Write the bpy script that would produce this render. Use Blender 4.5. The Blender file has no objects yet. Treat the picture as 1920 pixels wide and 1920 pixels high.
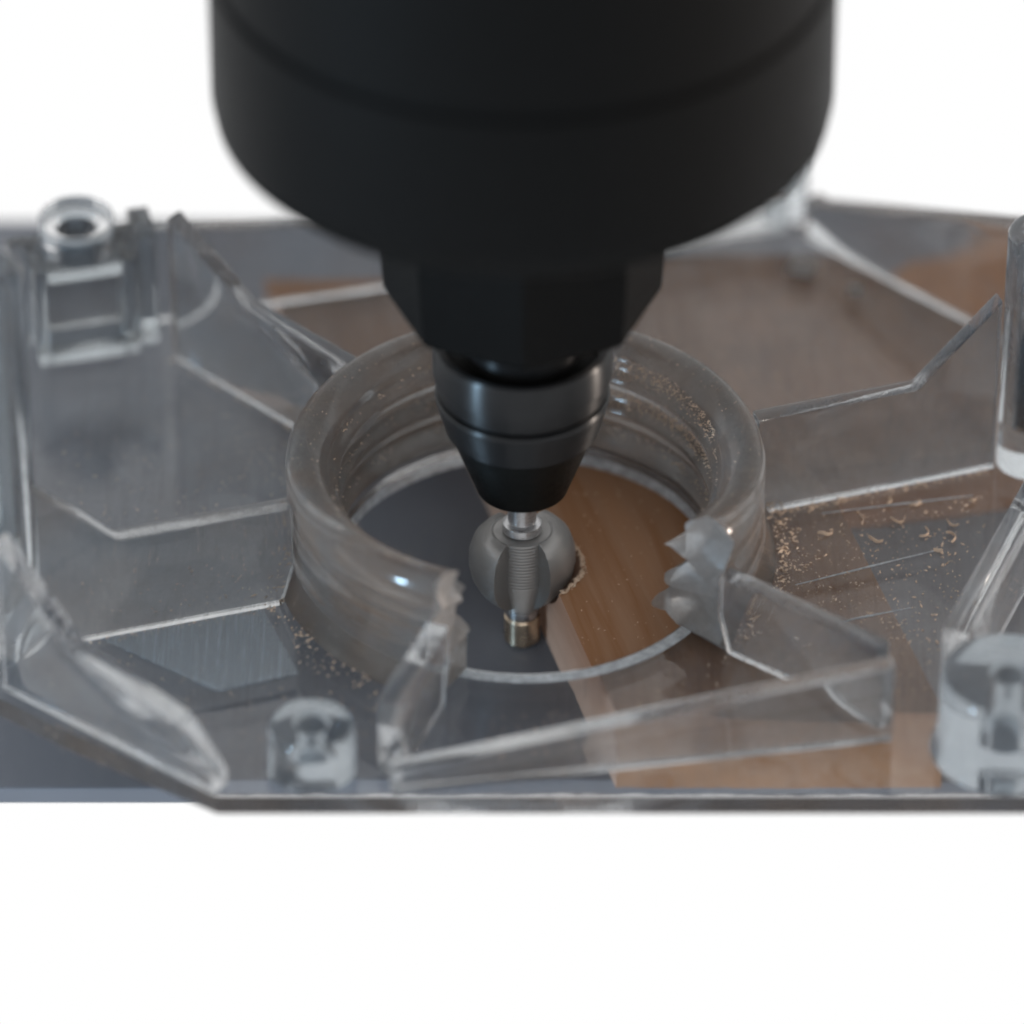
import bpy, bmesh, math, random
from mathutils import Vector, Matrix, noise
R = math.radians
S = 0.001                      # everything below is written in millimetres
rnd = random.Random(7)
scene = bpy.context.scene

# ------------------------------------------------------------------ camera
cam_d = bpy.data.cameras.new('camera'); cam = bpy.data.objects.new('camera', cam_d)
scene.collection.objects.link(cam); scene.camera = cam
cam.location = (-1.4706*S, -560.16*S, 432.05*S)
cam.rotation_euler = (R(90 - 37.1), 0, 0)
cam_d.sensor_width = 36; cam_d.lens = 225
cam_d.clip_start = 0.01; cam_d.clip_end = 20
cam_d.dof.use_dof = True
cam_d.dof.focus_distance = 0.702
cam_d.dof.aperture_fstop = 8.5

# ------------------------------------------------------------------ light: plain white studio surround, two soft lamps
w = bpy.data.worlds.new('World'); scene.world = w; w.use_nodes = True
bg = w.node_tree.nodes['Background']
bg.inputs['Color'].default_value = (1.0, 1.0, 1.0, 1); bg.inputs['Strength'].default_value = 1.0
def area(name, loc, target, sx, sy, power, col):
    l = bpy.data.lights.new(name, 'AREA'); l.shape = 'RECTANGLE'; l.size = sx; l.size_y = sy
    l.energy = power; l.color = col
    o = bpy.data.objects.new(name, l); scene.collection.objects.link(o)
    o.location = loc
    o.rotation_euler = (Vector(target) - Vector(loc)).to_track_quat('-Z', 'Y').to_euler()
    return o
area('strip_lamp', (-0.45, -0.32, 0.08), (0, 0, 0.02), 0.045, 0.16, 3.4, (0.50, 0.76, 1.0))
area('strip_lamp', (0.55, 0.06, 0.08), (0, 0, 0.02), 0.035, 0.14, 2.6, (1.0, 0.85, 0.74))
vs = scene.view_settings
vs.view_transform = 'Standard'; vs.look = 'None'; vs.gamma = 1; vs.exposure = 0; vs.use_curve_mapping = False
cy = scene.cycles
cy.max_bounces = 14; cy.transmission_bounces = 14; cy.glossy_bounces = 8; cy.diffuse_bounces = 3
cy.use_adaptive_sampling = True; cy.adaptive_threshold = 0.02
cy.transparent_max_bounces = 32
cy.use_denoising = True
cy.sample_clamp_indirect = 6.0
cy.blur_glossy = 0.5; cy.filter_width = 2.0

# ------------------------------------------------------------------ node helpers
class NT:
    def __init__(s, name):
        s.m = bpy.data.materials.new(name); s.m.use_nodes = True
        s.t = s.m.node_tree; s.t.nodes.clear()
        s.out = s.t.nodes.new('ShaderNodeOutputMaterial')
    def n(s, typ, **kw):
        nd = s.t.nodes.new(typ)
        for k, v in kw.items():
            if k.startswith('_'): setattr(nd, k[1:], v)
            else: s.put(nd, k, v)
        return nd
    def put(s, nd, k, v):
        k = k.replace('__', ' ')
        sock = nd.inputs[int(k[1:])] if (k[0] == 'i' and k[1:].isdigit()) else nd.inputs[k]
        if isinstance(v, bpy.types.NodeSocket): s.t.links.new(v, sock)
        else: sock.default_value = v
    def coord(s, scale=(1, 1, 1), rot=(0, 0, 0)):
        tc = s.n('ShaderNodeTexCoord')
        mp = s.n('ShaderNodeMapping', Vector=tc.outputs['Object'], Scale=tuple(1000*c for c in scale), Rotation=rot)
        return mp.outputs[0]
    def noise(s, vec, scale, detail=4, rough=.55):
        return s.n('ShaderNodeTexNoise', Vector=vec, Scale=scale, Detail=detail, Roughness=rough).outputs[0]
    def ramp(s, fac, stops):
        nd = s.n('ShaderNodeValToRGB', Fac=fac); e = nd.color_ramp.elements
        while len(e) < len(stops): e.new(0.5)
        for a, (p, c) in zip(e, stops):
            a.position = p; a.color = c if len(c) == 4 else (*c, 1)
        return nd.outputs[0]
    def math(s, op, a, b=0.0):
        nd = s.n('ShaderNodeMath', _operation=op, i0=a, i1=b); return nd.outputs[0]
    def mix(s, f, a, b):
        nd = s.n('ShaderNodeMix', _data_type='RGBA'); s.put(nd, 'Factor', f)
        s.put(nd, 'i6', a); s.put(nd, 'i7', b); return nd.outputs[2]
    def bump(s, h, st, dist=0.0002):
        return s.n('ShaderNodeBump', Height=h, Strength=st, Distance=dist).outputs[0]
    def done(s, sh):
        s.t.links.new(sh, s.out.inputs['Surface']); return s.m
def g(v): return (v, v, v, 1)

def plastic(name, rough=.03, veil=.06, amp=.12, veil_col=(.26, .26, .27), scratch=.0, scale=.25, tint=(.80, .845, .87), ior=1.44, bump=.05, dust=0.0, ang=0.3, veil2=None):
    """clear moulded plastic; its scuffed, dusty skin scatters a little light"""
    N = NT(name)
    v = N.coord()
    a = N.noise(v, scale, 5, .6)
    fac = N.ramp(a, [(.38, g(veil)), (.72, g(veil + amp))])
    if scratch:
        vs_ = N.coord((2.6, .06, .6), (0, 0, ang))
        sc = N.noise(vs_, 1.0, 3, .6)
        fac = N.math('ADD', fac, N.ramp(sc, [(.52, g(0)), (.70, g(scratch))]))
    if dust:
        dn = N.noise(v, 2.6, 3, .7)
        fac = N.math('ADD', fac, N.ramp(dn, [(.56, g(0)), (.66, g(dust))]))
    gl = N.n('ShaderNodeBsdfPrincipled', Base__Color=(*tint, 1), Roughness=rough, IOR=ior, Transmission__Weight=1.0)
    nb = N.bump(N.noise(v, .22, 3), bump, .0006)
    N.put(gl, 'Normal', nb)
    vc = (*veil_col, 1)
    if veil2: vc = N.mix(N.ramp(N.noise(v, .09, 4, .6), [(.42, g(0)), (.60, g(1))]), vc, (*veil2, 1))
    df = N.n('ShaderNodeBsdfDiffuse', Color=vc, Roughness=.5)
    tr = N.n('ShaderNodeBsdfTranslucent', Color=vc)
    m1 = N.n('ShaderNodeMixShader', i0=.35, i1=df.outputs[0], i2=tr.outputs[0])
    m2 = N.n('ShaderNodeMixShader', i0=fac, i1=gl.outputs[0], i2=m1.outputs[0])
    return N.done(m2.outputs[0])
M = {}
M['boss'] = plastic('milky_clear_plastic', .07, .16, .12, (.18, .185, .20), tint=(.62, .68, .72))
M['clear'] = plastic('clear_plastic', .03, .05, .10, scratch=.10)
M['rib'] = plastic('scuffed_clear_plastic', .05, .06, .13, (.19, .205, .23), scratch=.12, ang=0.1, tint=(.81, .83, .84), veil2=(.215, .17, .15))
M['floor'] = plastic('scratched_clear_plastic',  .05, .035, .12, (.20, .20, .22), scratch=.10, scale=.12, ang=-.25, tint=(.92, .93, .935), dust=.06, veil2=(.21, .155, .125))
M['collar'] = plastic('dusty_clear_plastic', .11, .30, .20, (.235, .222, .215), scale=.35, dust=.22, tint=(.80, .82, .83), veil2=(.24, .18, .145))
M['cut'] = plastic('freshly_cut_plastic', .35, .40, .25, (.31, .285, .27), scale=1.2, bump=.5)
M['rim'] = plastic('bright_cut_plastic_edge', .2, .45, .45, (.62, .65, .68), scale=.9, bump=.4)
M['light_block'] = plastic('light_block_underside', .3, .85, .1, (.16, .135, .115), scale=.5)  # dark brown underside added to the collar to stop bright refracted crescents
M['patch'] = plastic('brushed_clear_plastic', .2, .30, .15, (.42, .46, .50), scratch=.35, ang=.35)

def simple(name, col, rough, metal=0.0, spec=.5, var=.0, vscale=.5, bump=0.0, bscale=2.0, stretch=(1, 1, 1), turned=0.0):
    N = NT(name); v = N.coord(stretch)
    c = (*col, 1)
    if var:
        c = N.mix(N.noise(v, vscale, 5), tuple(x*(1-var) for x in col) + (1,), tuple(min(1, x*(1+var)) for x in col) + (1,))
    p = N.n('ShaderNodeBsdfPrincipled', Base__Color=c, Metallic=metal)
    p.inputs['Specular IOR Level'].default_value = spec
    rn = N.ramp(N.noise(v, bscale, 4), [(.3, g(rough*.8)), (.7, g(min(1, rough*1.2)))])
    N.put(p, 'Roughness', rn)
    if turned:
        p.inputs['Anisotropic'].default_value = turned; p.inputs['Anisotropic Rotation'].default_value = .25
        N.put(p, 'Tangent', N.n('ShaderNodeTangent', _direction_type='RADIAL', _axis='Z').outputs[0])
    if bump: N.put(p, 'Normal', N.bump(N.noise(v, bscale, 3), bump, .00005))
    return N.done(p.outputs[0])
M['black'] = simple('black_tool_plastic', (.0035, .0035, .0035), .5, spec=.05, var=.2, bump=.15, bscale=3)
M['chuck'] = simple('black_oxide_steel', (.005, .0052, .0058), .40, turned=.92, spec=.36, var=.3, bscale=1.5, stretch=(.3, .3, 4))
M['chuckcone'] = simple('black_oxide_cone', (.004, .004, .0036), .42, turned=.8, spec=.12, var=.3, bscale=1.5)
M['steel'] = simple('bright_steel', (.50, .50, .51), .30, 1.0, turned=.9, bump=.1, bscale=3, stretch=(.4, .4, 6))
M['cutter'] = simple('grey_cutter_steel', (.26, .255, .25), .45, .8, turned=.7, bump=.3, bscale=2, stretch=(.3, .3, 8))
M['bearing'] = simple('brassy_bearing_steel', (.60, .49, .37), .26, 1.0, turned=.9, bump=.0, bscale=.5)
M['darkpin'] = simple('dark_steel_pin', (.05, .07, .08), .25, .6)
M['plate'] = simple('grey_bench_plate', (.11, .117, .135), .45, spec=.4, var=.18, vscale=.05, bump=.2, bscale=.6, stretch=(1, .3, 1))

def wood(name, cols, side=False):
    N = NT(name)
    v = N.coord((1, 1, 1), (0, 0, R(-15.1)))      # x across the grain, y along it
    sx = N.n('ShaderNodeMapping', Vector=v, Scale=(.33, .030, .33)).outputs[0]
    big = N.noise(sx, .55, 4, .5)
    fine = N.noise(N.n('ShaderNodeMapping', Vector=v, Scale=(3.2, .12, 3.2)).outputs[0], 1.0, 4, .65)
    c = N.ramp(big, [(.30, cols[0]), (.47, cols[1]), (.55, cols[2]), (.72, cols[1])])
    c = N.mix(N.ramp(fine, [(.35, g(0)), (.75, g(.45))]), c, (*cols[3], 1))
    p = N.n('ShaderNodeBsdfPrincipled', Base__Color=c, Roughness=.62)
    p.inputs['Specular IOR Level'].default_value = .3
    N.put(p, 'Normal', N.bump(fine, .25, .0001))
    return N.done(p.outputs[0])
M['wood'] = wood('brown_wood', [(.255, .118, .050), (.24, .128, .070), (.205, .088, .032), (.27, .155, .09)])
M['woodedge'] = wood('pale_sawn_wood', [(.35, .21, .145), (.37, .225, .16), (.32, .19, .13), (.39, .25, .18)])
M['dust'] = simple('sawdust', (.58, .44, .33), .8, spec=.1, var=.4, vscale=1.0)

# ------------------------------------------------------------------ mesh helpers (millimetres in, metres out)
def link(name, bm, mat, parent=None, smooth=False, angle=35, normals=True):
    if normals: bmesh.ops.recalc_face_normals(bm, faces=bm.faces)
    bmesh.ops.scale(bm, vec=(S, S, S), verts=bm.verts)
    me = bpy.data.meshes.new(name); bm.to_mesh(me); bm.free()
    for m in (mat if isinstance(mat, (list, tuple)) else [mat]): me.materials.append(m)
    o = bpy.data.objects.new(name, me); scene.collection.objects.link(o)
    if smooth:
        me.shade_smooth()
        me.set_sharp_from_angle(angle=R(angle))
    if parent: o.parent = parent
    return o
def tag(o, label, cat, group=None):
    o['label'] = label; o['category'] = cat
    if group: o['group'] = group
    return o
def empty(name, loc, label, cat, group=None):
    o = bpy.data.objects.new(name, None); scene.collection.objects.link(o)
    o.empty_display_size = .005
    o.location = tuple(c*S for c in loc); return tag(o, label, cat, group)
def bevel(bm, w, seg=2):
    bmesh.ops.bevel(bm, geom=list(bm.edges), offset=w, segments=seg, affect='EDGES', profile=.6, clamp_overlap=True)
def prism(pts, z0, z1, bv=0.0, bm=None):
    """polygon in the ground plane, extruded upwards"""
    bm = bm or bmesh.new()
    a = [bm.verts.new((x, y, z0)) for x, y in pts]; b = [bm.verts.new((x, y, z1)) for x, y in pts]
    n = len(pts)
    bm.faces.new(a); bm.faces.new(b)
    for i in range(n): bm.faces.new((a[i], a[(i+1) % n], b[(i+1) % n], b[i]))
    if bv: bmesh.ops.recalc_face_normals(bm, faces=bm.faces); bevel(bm, bv)
    return bm
def slab(p, q, prof, t, side=1, bv=.35):
    """upright wall from p towards q; prof = (distance, height) outline; thickness t to one side (0 = centred)"""
    p = Vector(p); q = Vector(q); d = (q-p).normalized(); n = Vector((-d.y, d.x))
    o0, o1 = (-t/2, t/2) if side == 0 else (0, t*side)
    bm = bmesh.new()
    A = [bm.verts.new((*(p+d*s+n*o0), z)) for s, z in prof]; B = [bm.verts.new((*(p+d*s+n*o1), z)) for s, z in prof]
    k = len(prof); bm.faces.new(A); bm.faces.new(B)
    for i in range(k): bm.faces.new((A[i], A[(i+1) % k], B[(i+1) % k], B[i]))
    bmesh.ops.recalc_face_normals(bm, faces=bm.faces)
    bevel(bm, bv)
    return bm
def lathe(prof, n=96, a0=0., a1=360., closed_prof=False, phase=0., cx=0., cy=0., bm=None):
    bm = bm or bmesh.new(); full = abs(a1-a0) >= 359.9
    cols = n if full else n+1; rows = []
    for i in range(cols):
        a = R(a0 + (a1-a0)*i/n + phase); c, s = math.cos(a), math.sin(a)
        rows.append([bm.verts.new((cx+r*c, cy+r*s, z)) for r, z in prof])
    k = len(prof)
    for i in range(n):
        P, Q = rows[i], rows[(i+1) % cols]
        for j in range(k if closed_prof else k-1):
            bm.faces.new((P[j], Q[j], Q[(j+1) % k], P[(j+1) % k]))
    if full and not closed_prof:
        for j in (0, k-1): bm.faces.new([rw[j] for rw in rows])
    if not full and closed_prof:
        f0 = bm.faces.new(rows[0]); f1 = bm.faces.new(rows[-1])
        return bm, rows, (f0, f1)
    return bm
def tube(path, rad, n=8):
    bm = bmesh.new(); rings = []
    for i, p in enumerate(path):
        p = Vector(p); t = (Vector(path[min(i+1, len(path)-1)])-Vector(path[max(i-1, 0)])).normalized()
        u = t.cross(Vector((0, 0, 1))); u = u.normalized() if u.length > 1e-4 else Vector((1, 0, 0)); v = t.cross(u)
        r = rad[i] if isinstance(rad, (list, tuple)) else rad
        rings.append([bm.verts.new(p+(u*math.cos(2*math.pi*k/n)+v*math.sin(2*math.pi*k/n))*r) for k in range(n)])
    for i in range(len(path)-1):
        for k in range(n): bm.faces.new((rings[i][k], rings[i][(k+1) % n], rings[i+1][(k+1) % n], rings[i+1][k]))
    bm.faces.new(rings[0]); bm.faces.new(rings[-1]); return bm
def boolean_cut(o, cutter_bm):
    me = bpy.data.meshes.new('tmp'); bmesh.ops.recalc_face_normals(cutter_bm, faces=cutter_bm.faces)
    bmesh.ops.scale(cutter_bm, vec=(S, S, S), verts=cutter_bm.verts); cutter_bm.to_mesh(me); cutter_bm.free()
    c = bpy.data.objects.new('tmp', me); scene.collection.objects.link(c)
    md = o.modifiers.new('cut', 'BOOLEAN'); md.object = c; md.operation = 'DIFFERENCE'; md.solver = 'EXACT'
    bpy.context.view_layer.update()
    ev = o.evaluated_get(bpy.context.evaluated_depsgraph_get())
    new = bpy.data.meshes.new_from_object(ev); o.modifiers.clear(); o.data = new
    bpy.data.objects.remove(c)

# ================================================================== the setting: bench plate
bm = prism([(-75, -24.8), (75, -24.8), (75, 84.0), (-75, 84.0)], -12.6, -10.45, .4)
o = link('bench_top', bm, M['plate']); o['kind'] = 'structure'

# ================================================================== wooden workpiece
def wx(y, off): return off - .27*(y-3.3)     # the board's long edges run slightly to the left
WL, WR = 1.75, 37.0
pts = [(wx(-26.2, WL), -26.2), (wx(-26.2, WR), -26.2), (wx(19, WR), 19), (62, 25), (58, 60), (-30, 59), (-27, 40), (wx(36, WL), 36)]
bm = prism(pts, -10.4, 0, .12)
wood_o = link('wooden_board', bm, [M['wood'], M['woodedge']])
AX, AY = -.35, 1.32
bite = [(2.05, -11.6), (2.05, -5.4), (2.9, -4.6), (4.2, -3.4), (5.5, -2.0), (6.4, -.6), (6.8, .6), (6.8, 3)]
boolean_cut(wood_o, lathe(bite, 48, cx=AX, cy=AY))
for p_ in wood_o.data.polygons:
    c_ = p_.center/S; near_bite = math.hypot(c_.x-AX, c_.y-AY) < 6.6 and c_.z < -.02
    p_.material_index = 1 if (near_bite or (abs(p_.normal.z) < .6 and p_.normal.x < -.3)) else 0
tag(wood_o, 'brown wooden board lying on the bench under the clear base, its pale edge being cut', 'board')

# ================================================================== clear plastic router base
base = empty('router_attachment', (0, 0, 0), 'clear plastic router attachment with a broken round collar and radiating ribs', 'router base')
G = .02
# floor with its round hole
outline = [(-59.5, -23), (-60, 41.5), (31, 65.2), (61, 37), (61, -41.6), (-32.5, -41.6), (-48, -31.5)]
bm = bmesh.new()
def loop(pts, z):
    vv = [bm.verts.new((x, y, z)) for x, y in pts]
    return vv, [bm.edges.new((vv[i], vv[(i+1) % len(vv)])) for i in range(len(vv))]
HR = 21.0
def circ(r, n=96): return [(r*math.cos(2*math.pi*i/n), r*math.sin(2*math.pi*i/n)) for i in range(n)]
lv = {}
mid, _ = loop(circ(HR), 1.35)
for z, hr in ((0.03, HR-.15), (2.5, HR+.1)):
    ov, oe = loop(outline, z); hv, he = loop(circ(hr), z); lv[z] = (ov, hv)
    bmesh.ops.triangle_fill(bm, use_beauty=True, edges=oe+he)
(o0, h0), (o1, h1) = lv[.03], lv[2.5]
for a, b, mi in ((o0, o1, 0), (h0, mid, 1), (mid, h1, 2)):
    for i in range(len(a)):
        f = bm.faces.new((a[i], a[(i+1) % len(a)], b[(i+1) % len(a)], b[i])); f.material_index = mi
link('floor_plate', bm, [M['floor'], M['rim'], M['collar']], base)

link('added_rim_ring', lathe([(21.2, 2.52), (22.7, 2.52), (22.5, 2.66), (21.4, 2.66)], 96, 249, 326, True)[0], M['rim'], base)  # flat pale ring added on the floor to widen the hole's bright rim
# collar with inner screw thread, front sector broken away
def collar_prof():
    inner = []
    zs = [2.55 + i*.3 for i in range(50)]
    for z in zs:
        if z > 15.4: break
        ph = (z-3.2)/4.3*2*math.pi
        inner.append((21.5 - 1.1*(.5+.5*math.sin(ph))**1.3, z))
    out = [(27.6, 2.55), (27.1, 3.3), (26.6, 5.0), (26.3, 8.0), (26.1, 12), (26.2, 14.2), (26.25, 15.2), (26.05, 16.1), (25.6, 16.75), (24.9, 17.15), (24.1, 17.25), (23.3, 17.1), (22.6, 16.7), (22.1, 16.1)]
    return out + [(21.7, 15.6)] + inner[::-1]
cp = collar_prof()
bm, rows, caps = lathe(cp, 150, -36.0, 249.0, closed_prof=True)
# ragged cut ends: push the end rings about
TORN = {0: [(2.5, 1.0), (3.4, 1.9), (5.0, 3.2), (7.4, 2.7), (9.4, .7), (11.0, .7), (12.6, 1.7), (14.0, .4), (15.6, 1.2), (17.4, .6)],
        -1: [(2.5, .2), (4.4, 1.6), (7.0, 1.8), (8.6, .5), (10.4, .9), (12.0, -.1), (14.2, .4), (17.4, 0)]}
def lerp(t, z):
    for (z0, a_), (z1, b_) in zip(t, t[1:]):
        if z <= z1: return a_+(b_-a_)*max(0, (z-z0)/(z1-z0))
    return t[-1][1]
k = len(cp)
for end, sgn in ((0, 1), (-1, -1)):
    nd = 8 if end == 0 else 5
    for depth in range(nd):
        rw = rows[depth] if end == 0 else rows[-1-depth]
        for j, v in enumerate(rw):
            r = math.hypot(v.co.x, v.co.y); a = math.atan2(v.co.y, v.co.x)
            amt = ((nd-depth)/nd)**.8
            da = (noise.noise(Vector((r*.35, v.co.z*.35, 3.7*end)))*.10 + noise.noise(Vector((r*1.1, v.co.z*1.0, 9)))*.035)*amt
            if end == 0: da += R(4.0)*amt*max(0, (v.co.z-8)/9)      # top broken further back
            dr = noise.noise(Vector((v.co.z*.9, 5.1, end)))*.25*amt
            dr -= amt*max(0, min(1, (25-r)/4))*lerp(TORN[end], v.co.z)      # torn thread teeth
            a += da*sgn
            v.co.x, v.co.y = (r+dr)*math.cos(a), (r+dr)*math.sin(a)
bm.normal_update()
for f in bm.faces:
    if all(v.co.z < 2.6 for v in f.verts): f.material_index = 2  # near-opaque underside keeps bright crescents out of the collar
for f in caps: f.material_index = 1
bmesh.ops.triangulate(bm, faces=list(caps))
link('collar', bm, [M['collar'], M['cut'], M['light_block']], base, True, 50)

def rib_prof(r0, r1, top, bend=None, rtop=None):
    p = [(r0+1.4, 2.5+G), (r1, 2.5+G)]
    if bend: p += [(r1, rtop), (bend, top)]
    else: p += [(r1, top)]
    return p + [(r0, top), (r0+.05, 7.0)]
def rib(ang, prof, t=2.2):
    d = Vector((math.cos(R(ang)), math.sin(R(ang))))
    return link('rib', slab((0, 0), d, prof, t, 0), M['rib'], base, True, 30)
rib(17.8, rib_prof(26.6, 55.0, 15.6, 45.3, 25.5))
rib(197.0, rib_prof(26.6, 55.5, 15.6, 46.0, 24.5))
rib(136.5, rib_prof(26.6, 54.8, 15.6, 42.5, 22.3))
rib(77.0, rib_prof(26.6, 56.0, 15.6, 46.0, 20.0))
rib(-37.0, rib_prof(26.6, 47.5, 12.6))
rib(249.5, rib_prof(26.6, 41.0, 12.4), 2.6)

def wall(p, q, h, t, side, prof=None):
    L = (Vector(q)-Vector(p)).length
    prof = prof or [(0, 2.5+G), (L, 2.5+G), (L, h), (0, h)]
    return link('outer_wall', slab(p, q, prof, t, side), M['rib'], base, True, 30)
wall((-44.5, 43.4), (31.0, 62.6), 15, 2.2, 1, [(0, 2.5+G), (78, 2.5+G), (78, 8.0), (44, 10.5), (14, 14.0), (0, 16.0)])
wall((32.8, 61.3), (57.6, 37.6), 16, 2.4, 1, [(0, 2.5+G), (34.2, 2.5+G), (34.2, 20.5), (2, 8.0), (0, 8.0)])
wall((44.2, -25.6), (54.6, .8), 12.4, 3.0, -1)
wall((-14.5, -39.3), (38.6, -30.6), 12.2, 2.2, -1, [(0, 2.5+G), (53.8, 2.5+G), (53.8, 12.6), (0, 5.4)])
wall((-59.0, 39.7), (-44.9, 43.3), 16.0, 2.2, 1)
wall((-54.8, -21.8), (-21.0, -47.6), 12.5, 2.6, -1, [(0, 2.5+G), (29.5, 2.5+G), (29.5, 5.0), (25, 10.0), (10.5, 12.6), (0, 22.5)])
wall((-56.2, -9.0), (-56.6, 33.5), 22, 2.2, 1, [(0, 2.5+G), (42.5, 2.5+G), (42.5, 18), (12, 20), (0, 27)])

# tall pillars and corner bosses
def boss(name, c, r, z1, bore, bore_depth, n=40, flare=0.0, z0=2.5+G, mat='clear'):
    prof = [(r+flare, z0), (r+flare*.3, z0+2), (r, z0+4), (r, z1-.7), (r-.25, z1-.2), (r-.7, z1), (bore+.4, z1), (bore, z1-.4), (bore, z1-bore_depth), (bore*.3, z1-bore_depth-.3)]
    return link(name, lathe(prof, n, cx=c[0], cy=c[1]), M[mat], base, True, 40)
boss('pillar', (56.8, 17.6), 3.9, 34.0, 2.1, 26)
link('insert_pin', lathe([(1.95, 8.5), (1.95, 19.5), (1.6, 20.0), (.6, 20.0)], 24, cx=56.8, cy=17.6), M['darkpin'], base, True, 40)
boss('pillar', (-56.0, -15.2), 3.6, 52.0, 1.6, 44)
boss('screw_boss', (50.8, -33.6), 7.2, 12.6, 1.7, 8, 48, .8, 2.5+G, 'boss')
boss('screw_boss', (-22.6, -36.2), 4.6, 8.0, 1.6, 3.5, 40, .4, 2.5+G, 'boss')
boss('screw_boss', (30.5, 68.0), 3.2, 12.0, 1.4, 6, 32, .3)

# corner block with its square window pocket, round boss on top
bd = Vector((14.25, 3.67)).normalized()
bp = Vector((-55.8, 35.2))
def blockface(s0, s1, z0, z1, t0, t1, name, mat, bv=.3):
    n = Vector((-bd.y, bd.x))
    pts = [bp+bd*s0+n*t0, bp+bd*s1+n*t0, bp+bd*s1+n*t1, bp+bd*s0+n*t1]
    return link(name, prism([tuple(p) for p in pts], z0, z1, bv), M[mat], base, True, 30)
blockface(0, 1.6, 2.52, 15.5, 0, 7, 'pocket_side', 'clear')
blockface(10.4, 12.0, 2.52, 15.5, 0, 7, 'pocket_side', 'clear')
blockface(1.65, 10.35, 2.52, 5.0, 0, 5, 'pocket_sill', 'clear')
blockface(1.65, 10.35, 13.7, 15.5, 0, 7, 'pocket_head', 'clear')
blockface(1.65, 10.35, 5.05, 13.65, 3.2, 5, 'pocket_panel', 'rib')
blockface(12.05, 14.6, 2.52, 18.6, 1.5, 6, 'corner_post', 'clear')
n_ = Vector((-bd.y, bd.x)); bc = bp+bd*6+n_*4.4
boss('screw_boss', tuple(bc), 4.3, 18.4, 2.2, 3, 40, 0, 15.53, 'boss')

# brushed pad on the floor at the left: a paler, thin raised plate
patch = [(-46.0, -15.2), (-28.6, -10.0), (-24.4, -21.2), (-33.2, -24.2)]
link('raised_patch', prism(patch, 2.5+G, 2.8, .1), M['patch'], base)
for a, b in (((29.6, -5.5), (46.0, 1.0)), ((32.5, -12.6), (42.0, -9.6)), ((33.0, 7.5), (50, 10.8))):
    link('scratch_line', tube([(*a, 2.55), ((a[0]+b[0])/2, (a[1]+b[1])/2, 2.56), (*b, 2.55)], [.05, .12, .05], 6), M['rim'], base, True)  # scratches in the floor, built as thin raised lines

# ================================================================== rotary tool with its chuck
tool = empty('rotary_tool', (AX, AY, 10.9), 'black rotary tool with round keyless chuck reaching down into the collar', 'rotary tool')
Z0 = 10.9
def tl(prof, n, name, mat, parent=tool, angle=35, phase=0., smooth=True):
    return link(name, lathe([(r, z-Z0) for r, z in prof], n, phase=phase), M[mat], parent, smooth, angle)
ch = tl([(1.75, 11.4), (1.9, 10.95), (4.6, 10.9), (5.05, 11.1), (5.2, 11.6), (7.9, 19.0), (8.2, 19.5), (8.2, 25), (8.0, 29), (6.3, 29.2)], 96, 'chuck', 'chuckcone')
tl([(8.1, 19.5), (8.45, 19.6), (9.35, 22.9), (9.55, 23.8), (9.35, 24.15), (8.9, 24.2), (8.2, 24.2)], 120, 'lower_ring', 'chuck', ch)
tl([(8.2, 24.45), (9.0, 24.5), (9.3, 24.8), (9.45, 25.2), (9.45, 26.9), (9.78, 27.0), (9.78, 30.2), (9.5, 30.75), (9.0, 30.9), (8.6, 30.6), (8.3, 29.6), (8.25, 28.0)], 120, 'upper_ring', 'chuck', ch)
tl([(6.2, 29.3), (6.5, 30.3), (6.5, 31.8), (6.1, 32.2), (6.1, 34)], 72, 'spindle', 'chuck')
tl([(5.0, 32.5), (7.7, 32.3), (8.3, 32.6), (14.2, 36.8), (14.9, 37.6), (15.4, 44), (15.8, 58), (15.6, 62)], 8, 'nose', 'black', tool, 20, -90, True)
tl([(15.0, 61.4), (29.0, 60.2), (31.0, 60.6), (32.2, 61.8), (32.6, 64.0), (32.6, 80), (32.0, 80.4), (32.0, 81.4), (32.6, 81.8), (32.6, 175), (30, 178)], 128, 'housing', 'black')

# ================================================================== cutter held in the chuck
bit = empty('router_bit', (AX, AY, -10.4), 'grey steel router bit with brassy pilot bearing, held in the chuck', 'router bit')
B0 = -10.4
def bl(prof, n, name, mat, parent=bit, angle=35):
    return link(name, lathe([(r, z-B0) for r, z in prof], n), M[mat], parent, True, angle)
bl([(.5, 11.3), (1.57, 11.3), (1.57, 6.4), (.5, 6.4)][::-1], 40, 'shank', 'steel')
bl([(.4, 6.38), (1.7, 6.38), (2.15, 6.1), (2.2, 5.2), (1.9, 4.9), (.4, 4.9)][::-1], 40, 'shoulder', 'steel')
core = [(.4, -5.3), (2.0, -5.3)]
z = -5.1
while z < 4.7:
    rr = 2.25 + .95*max(0, min(1, (z+5.1)/4.0))
    core += [(rr, z), (rr, z+.2), (rr-.05, z+.25), (rr-.05, z+.36)]; z += .42
core += [(2.0, 4.85), (.4, 4.85)]
bl(core, 56, 'cutter_core', 'cutter', bit, 60)
wing = [(2.1, -4.9), (2.9, -4.5), (4.2, -3.4), (5.25, -2.1), (5.95, -.7), (6.22, .7), (6.2, 2.2), (5.75, 3.6), (4.9, 4.6), (3.6, 5.0), (2.6, 4.6)]
for ang in (4, 184):
    bm, rows_, caps_ = lathe([(r, z-B0) for r, z in wing], 20, ang-60, ang+56, True)
    for i_, rw_ in enumerate(rows_):                 # relief behind the cutting edge
        k_ = 1 - .10*(1-i_/20)
        for v in rw_: v.co.x *= k_; v.co.y *= k_
    link('cutting_wing', bm, M['cutter'], bit, True, 40)
bl([(.3, -6.65), (1.75, -6.65), (1.9, -6.4), (1.9, -5.6), (1.6, -5.35), (.3, -5.35)], 40, 'washer', 'steel')
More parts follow.
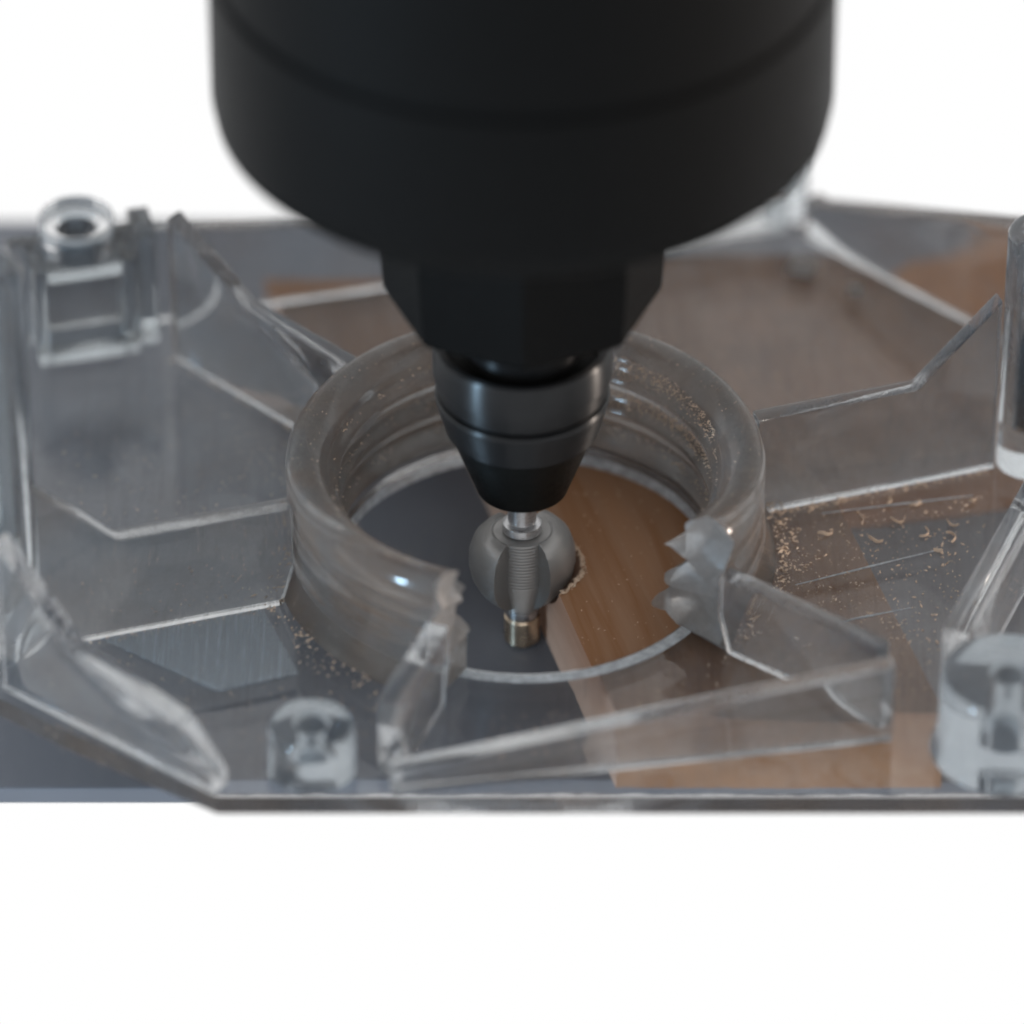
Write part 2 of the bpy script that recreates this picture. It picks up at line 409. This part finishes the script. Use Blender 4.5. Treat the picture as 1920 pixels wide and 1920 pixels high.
be = bl([(.3, -10.25), (1.75, -10.25), (2.0, -10.0), (2.0, -6.95), (1.8, -6.7), (.3, -6.7)], 64, 'pilot_bearing', 'bearing')
bl([(.3, -10.4), (.95, -10.4), (1.15, -10.35), (1.15, -10.27), (.3, -10.27)], 32, 'end_screw', 'steel', be)

# ================================================================== sawdust, shavings and chips
bm = bmesh.new()
def flake(p, sz, up=True):
    ax = Vector((rnd.gauss(0, 1), rnd.gauss(0, 1), rnd.gauss(0, .35) if up else rnd.gauss(0, 1))).normalized()
    b = ax.cross(Vector((rnd.gauss(0, 1), rnd.gauss(0, 1), rnd.gauss(0, 1)))).normalized()
    c = ax.cross(b); L_ = sz*rnd.uniform(.5, 1.5); W = sz*rnd.uniform(.2, .5); T = sz*.1
    p = Vector(p)
    v = [bm.verts.new(p+ax*L_*sx+b*W*sy+c*(T*sx*sx*2)) for sx, sy in ((-.5, 0), (0, .5), (.5, 0), (0, -.5))]
    v2 = bm.verts.new(p+c*(T+W*.5)); 
    for i in range(4): bm.faces.new((v[i], v[(i+1) % 4], v2))
    bm.faces.new(v[::-1])
def scatter(n, f, s0, s1):
    for _ in range(n):
        p = f()
        if p: flake(p, rnd.uniform(s0, s1))
def around():                      # heaped along the foot of the collar
    a = R(rnd.uniform(-30, 240)); r = 27.7 + abs(rnd.gauss(0, 1.3))
    return (r*math.cos(a), r*math.sin(a), 2.62 + max(0, .5-abs(r-28)*.3)*rnd.random())
scatter(420, around, .25, .7)
def around_right():
    a = R(rnd.gauss(2, 17)); r = 27.8 + abs(rnd.gauss(0, 1.2)); return (r*math.cos(a), r*math.sin(a), 2.62+rnd.random()*.5)
scatter(240, around_right, .2, .65)
def rightcell():
    x, y = rnd.uniform(30, 51), rnd.uniform(-16, 13)
    return (x, y, 2.62) if x*.31+1.2 > y and y > -30+x*.2 else None
scatter(300, rightcell, .2, .6)
def cells():
    a = rnd.uniform(0, 360); r = rnd.uniform(28, 60)
    for k in range(6):
        if abs((a-(17.5+60*k)+180) % 360-180) < 5: return None
    return (r*math.cos(R(a)), r*math.sin(R(a)), 2.6) if -38 < r*math.sin(R(a)) < 40+.25*r*math.cos(R(a)) and abs(r*math.cos(R(a))) < 52 else None
scatter(450, cells, .15, .45); scatter(3400, cells, .14, .36)
def alongrib(ang, r0, r1):
    def f():
        r = r0 + (r1-r0)*rnd.random()**1.4; off = -(1.25+abs(rnd.gauss(0, .35)))
        a = R(ang); return (r*math.cos(a)-off*math.sin(a), r*math.sin(a)+off*math.cos(a), 2.65+rnd.random()*.15) if ang < 90 or ang > 270 else (r*math.cos(a)+off*math.sin(a), r*math.sin(a)-off*math.cos(a), 2.65+rnd.random()*.15)
    return f
scatter(170, alongrib(17.8, 29, 54), .2, .6); scatter(130, alongrib(197, 29, 50), .2, .5); scatter(90, alongrib(136.5, 29, 55), .2, .5)
def threads():                     # dust clinging to the inside of the collar
    a = R(rnd.gauss(62, 34)) if rnd.random() < .7 else R(rnd.uniform(0, 200))
    z = rnd.choice((5.6, 9.9, 14.2)) + rnd.gauss(.2, .5)
    return (20.9*math.cos(a), 20.9*math.sin(a), z)
scatter(900, threads, .12, .42)
def threads_far():
    a = R(rnd.uniform(12, 80)); z = rnd.choice((15.4, 11.2, 10.8)) + rnd.gauss(0, .7)
    return (21.2*math.cos(a), 21.2*math.sin(a), z) if z < 16.2 else None
scatter(1500, threads_far, .12, .36)
def lip():
    a = R(rnd.uniform(-30, 240)); r_ = rnd.uniform(22.5, 25.5); return (r_*math.cos(a), r_*math.sin(a), 17.2)
scatter(220, lip, .1, .3)
def onwood():
    x, y = rnd.uniform(3, 19), rnd.uniform(-16, 18)
    return (x, y, .08) if math.hypot(x, y) < 19.5 and math.hypot(x-AX, y-AY) > 6.6 and x > wx(y, WL)+.3 else None
scatter(140, onwood, .1, .35)
def bitefuzz():                    # torn fibres along the fresh cut
    a = R(rnd.uniform(-72, 95)); r = 6.75+rnd.gauss(0, .16); x, y = AX+r*math.cos(a), AY+r*math.sin(a)
    return (x, y, .06+rnd.random()*.15) if x > wx(y, WL)+.1 else None
scatter(420, bitefuzz, .2, .65)
dust = link('sawdust', bm, M['dust'], normals=False); dust['kind'] = 'stuff'
tag(dust, 'fine tan sawdust scattered over the clear base and around its collar', 'sawdust')

def shaving(x, y, z, length, rad, rot, wd):
    bm = bmesh.new(); n = 9; rows = []
    for i in range(n):
        a = length/rad*(i/(n-1)-.5)
        px, py = rad*math.sin(a), rad*(1-math.cos(a))
        w_ = wd*(1-.5*abs(i/(n-1)-.5)); zz = .1*math.sin(i*.9)
        rows.append([bm.verts.new((px, py, zz+k_)) for k_ in (0, w_)] + [bm.verts.new((px*.97, py+.06, zz+k_)) for k_ in (w_, 0)])
    for i in range(n-1):
        for k_ in range(4): bm.faces.new((rows[i][k_], rows[i][(k_+1) % 4], rows[i+1][(k_+1) % 4], rows[i+1][k_]))
    bm.faces.new(rows[0]); bm.faces.new(rows[-1])
    o = link('wood_shaving', bm, M['dust'], None, True, 60)
    o.location = (x*S, y*S, z*S); o.rotation_euler = (R(rnd.uniform(-25, 25)), R(rnd.uniform(-15, 15)), R(rot))
    return tag(o, 'tiny curled wood shaving on the clear floor right of the collar', 'shaving', 'wood shavings on the clear floor')
for (x, y, L_, rad, rot) in ((41.5, 5.6, 2.6, .9, 20), (37.6, 6.4, 1.6, .8, 100), (44.6, 3.4, 2.2, .7, 60), (47.2, 5.2, 1.8, .9, -30), (47.6, 3.2, 2.4, .8, 110),
                             (43.5, 8.8, 1.5, .9, 10), (38.6, 2.2, 1.9, 1.2, -20), (33.2, 3.4, 1.8, 2.0, 8), (35.0, 9.4, 1.3, .6, 70), (45.8, .4, 1.6, .7, 140), (50.0, 9.6, 1.2, .7, 30), (40.8, 9.4, 1.4, .5, 80)):
    shaving(x, y, 2.62, L_, rad, rot, rnd.uniform(.25, .5))
def chip(pts, h, label):
    bm = prism(pts, 2.55, 2.55+h, .2)
    for v in bm.verts: v.co += Vector((noise.noise(v.co*.9), noise.noise(v.co*.9+Vector((5, 0, 0))), 0))*.35 + Vector((0, 0, .25*noise.noise(v.co*.7) if v.co.z > 3 else 0))
    return tag(link('plastic_chip', bm, M['cut']), label, 'chip')
chip([(30.6, 53.6), (33.6, 52.9), (34.4, 55.0), (31.6, 55.9)], 1.5, 'larger clear plastic chip lying by the far wall, right of the tool')
chip([(37.6, 49.8), (39.2, 49.4), (39.5, 50.6), (38.0, 51.0)], 1.0, 'smaller clear plastic chip at the foot of the far right wall')
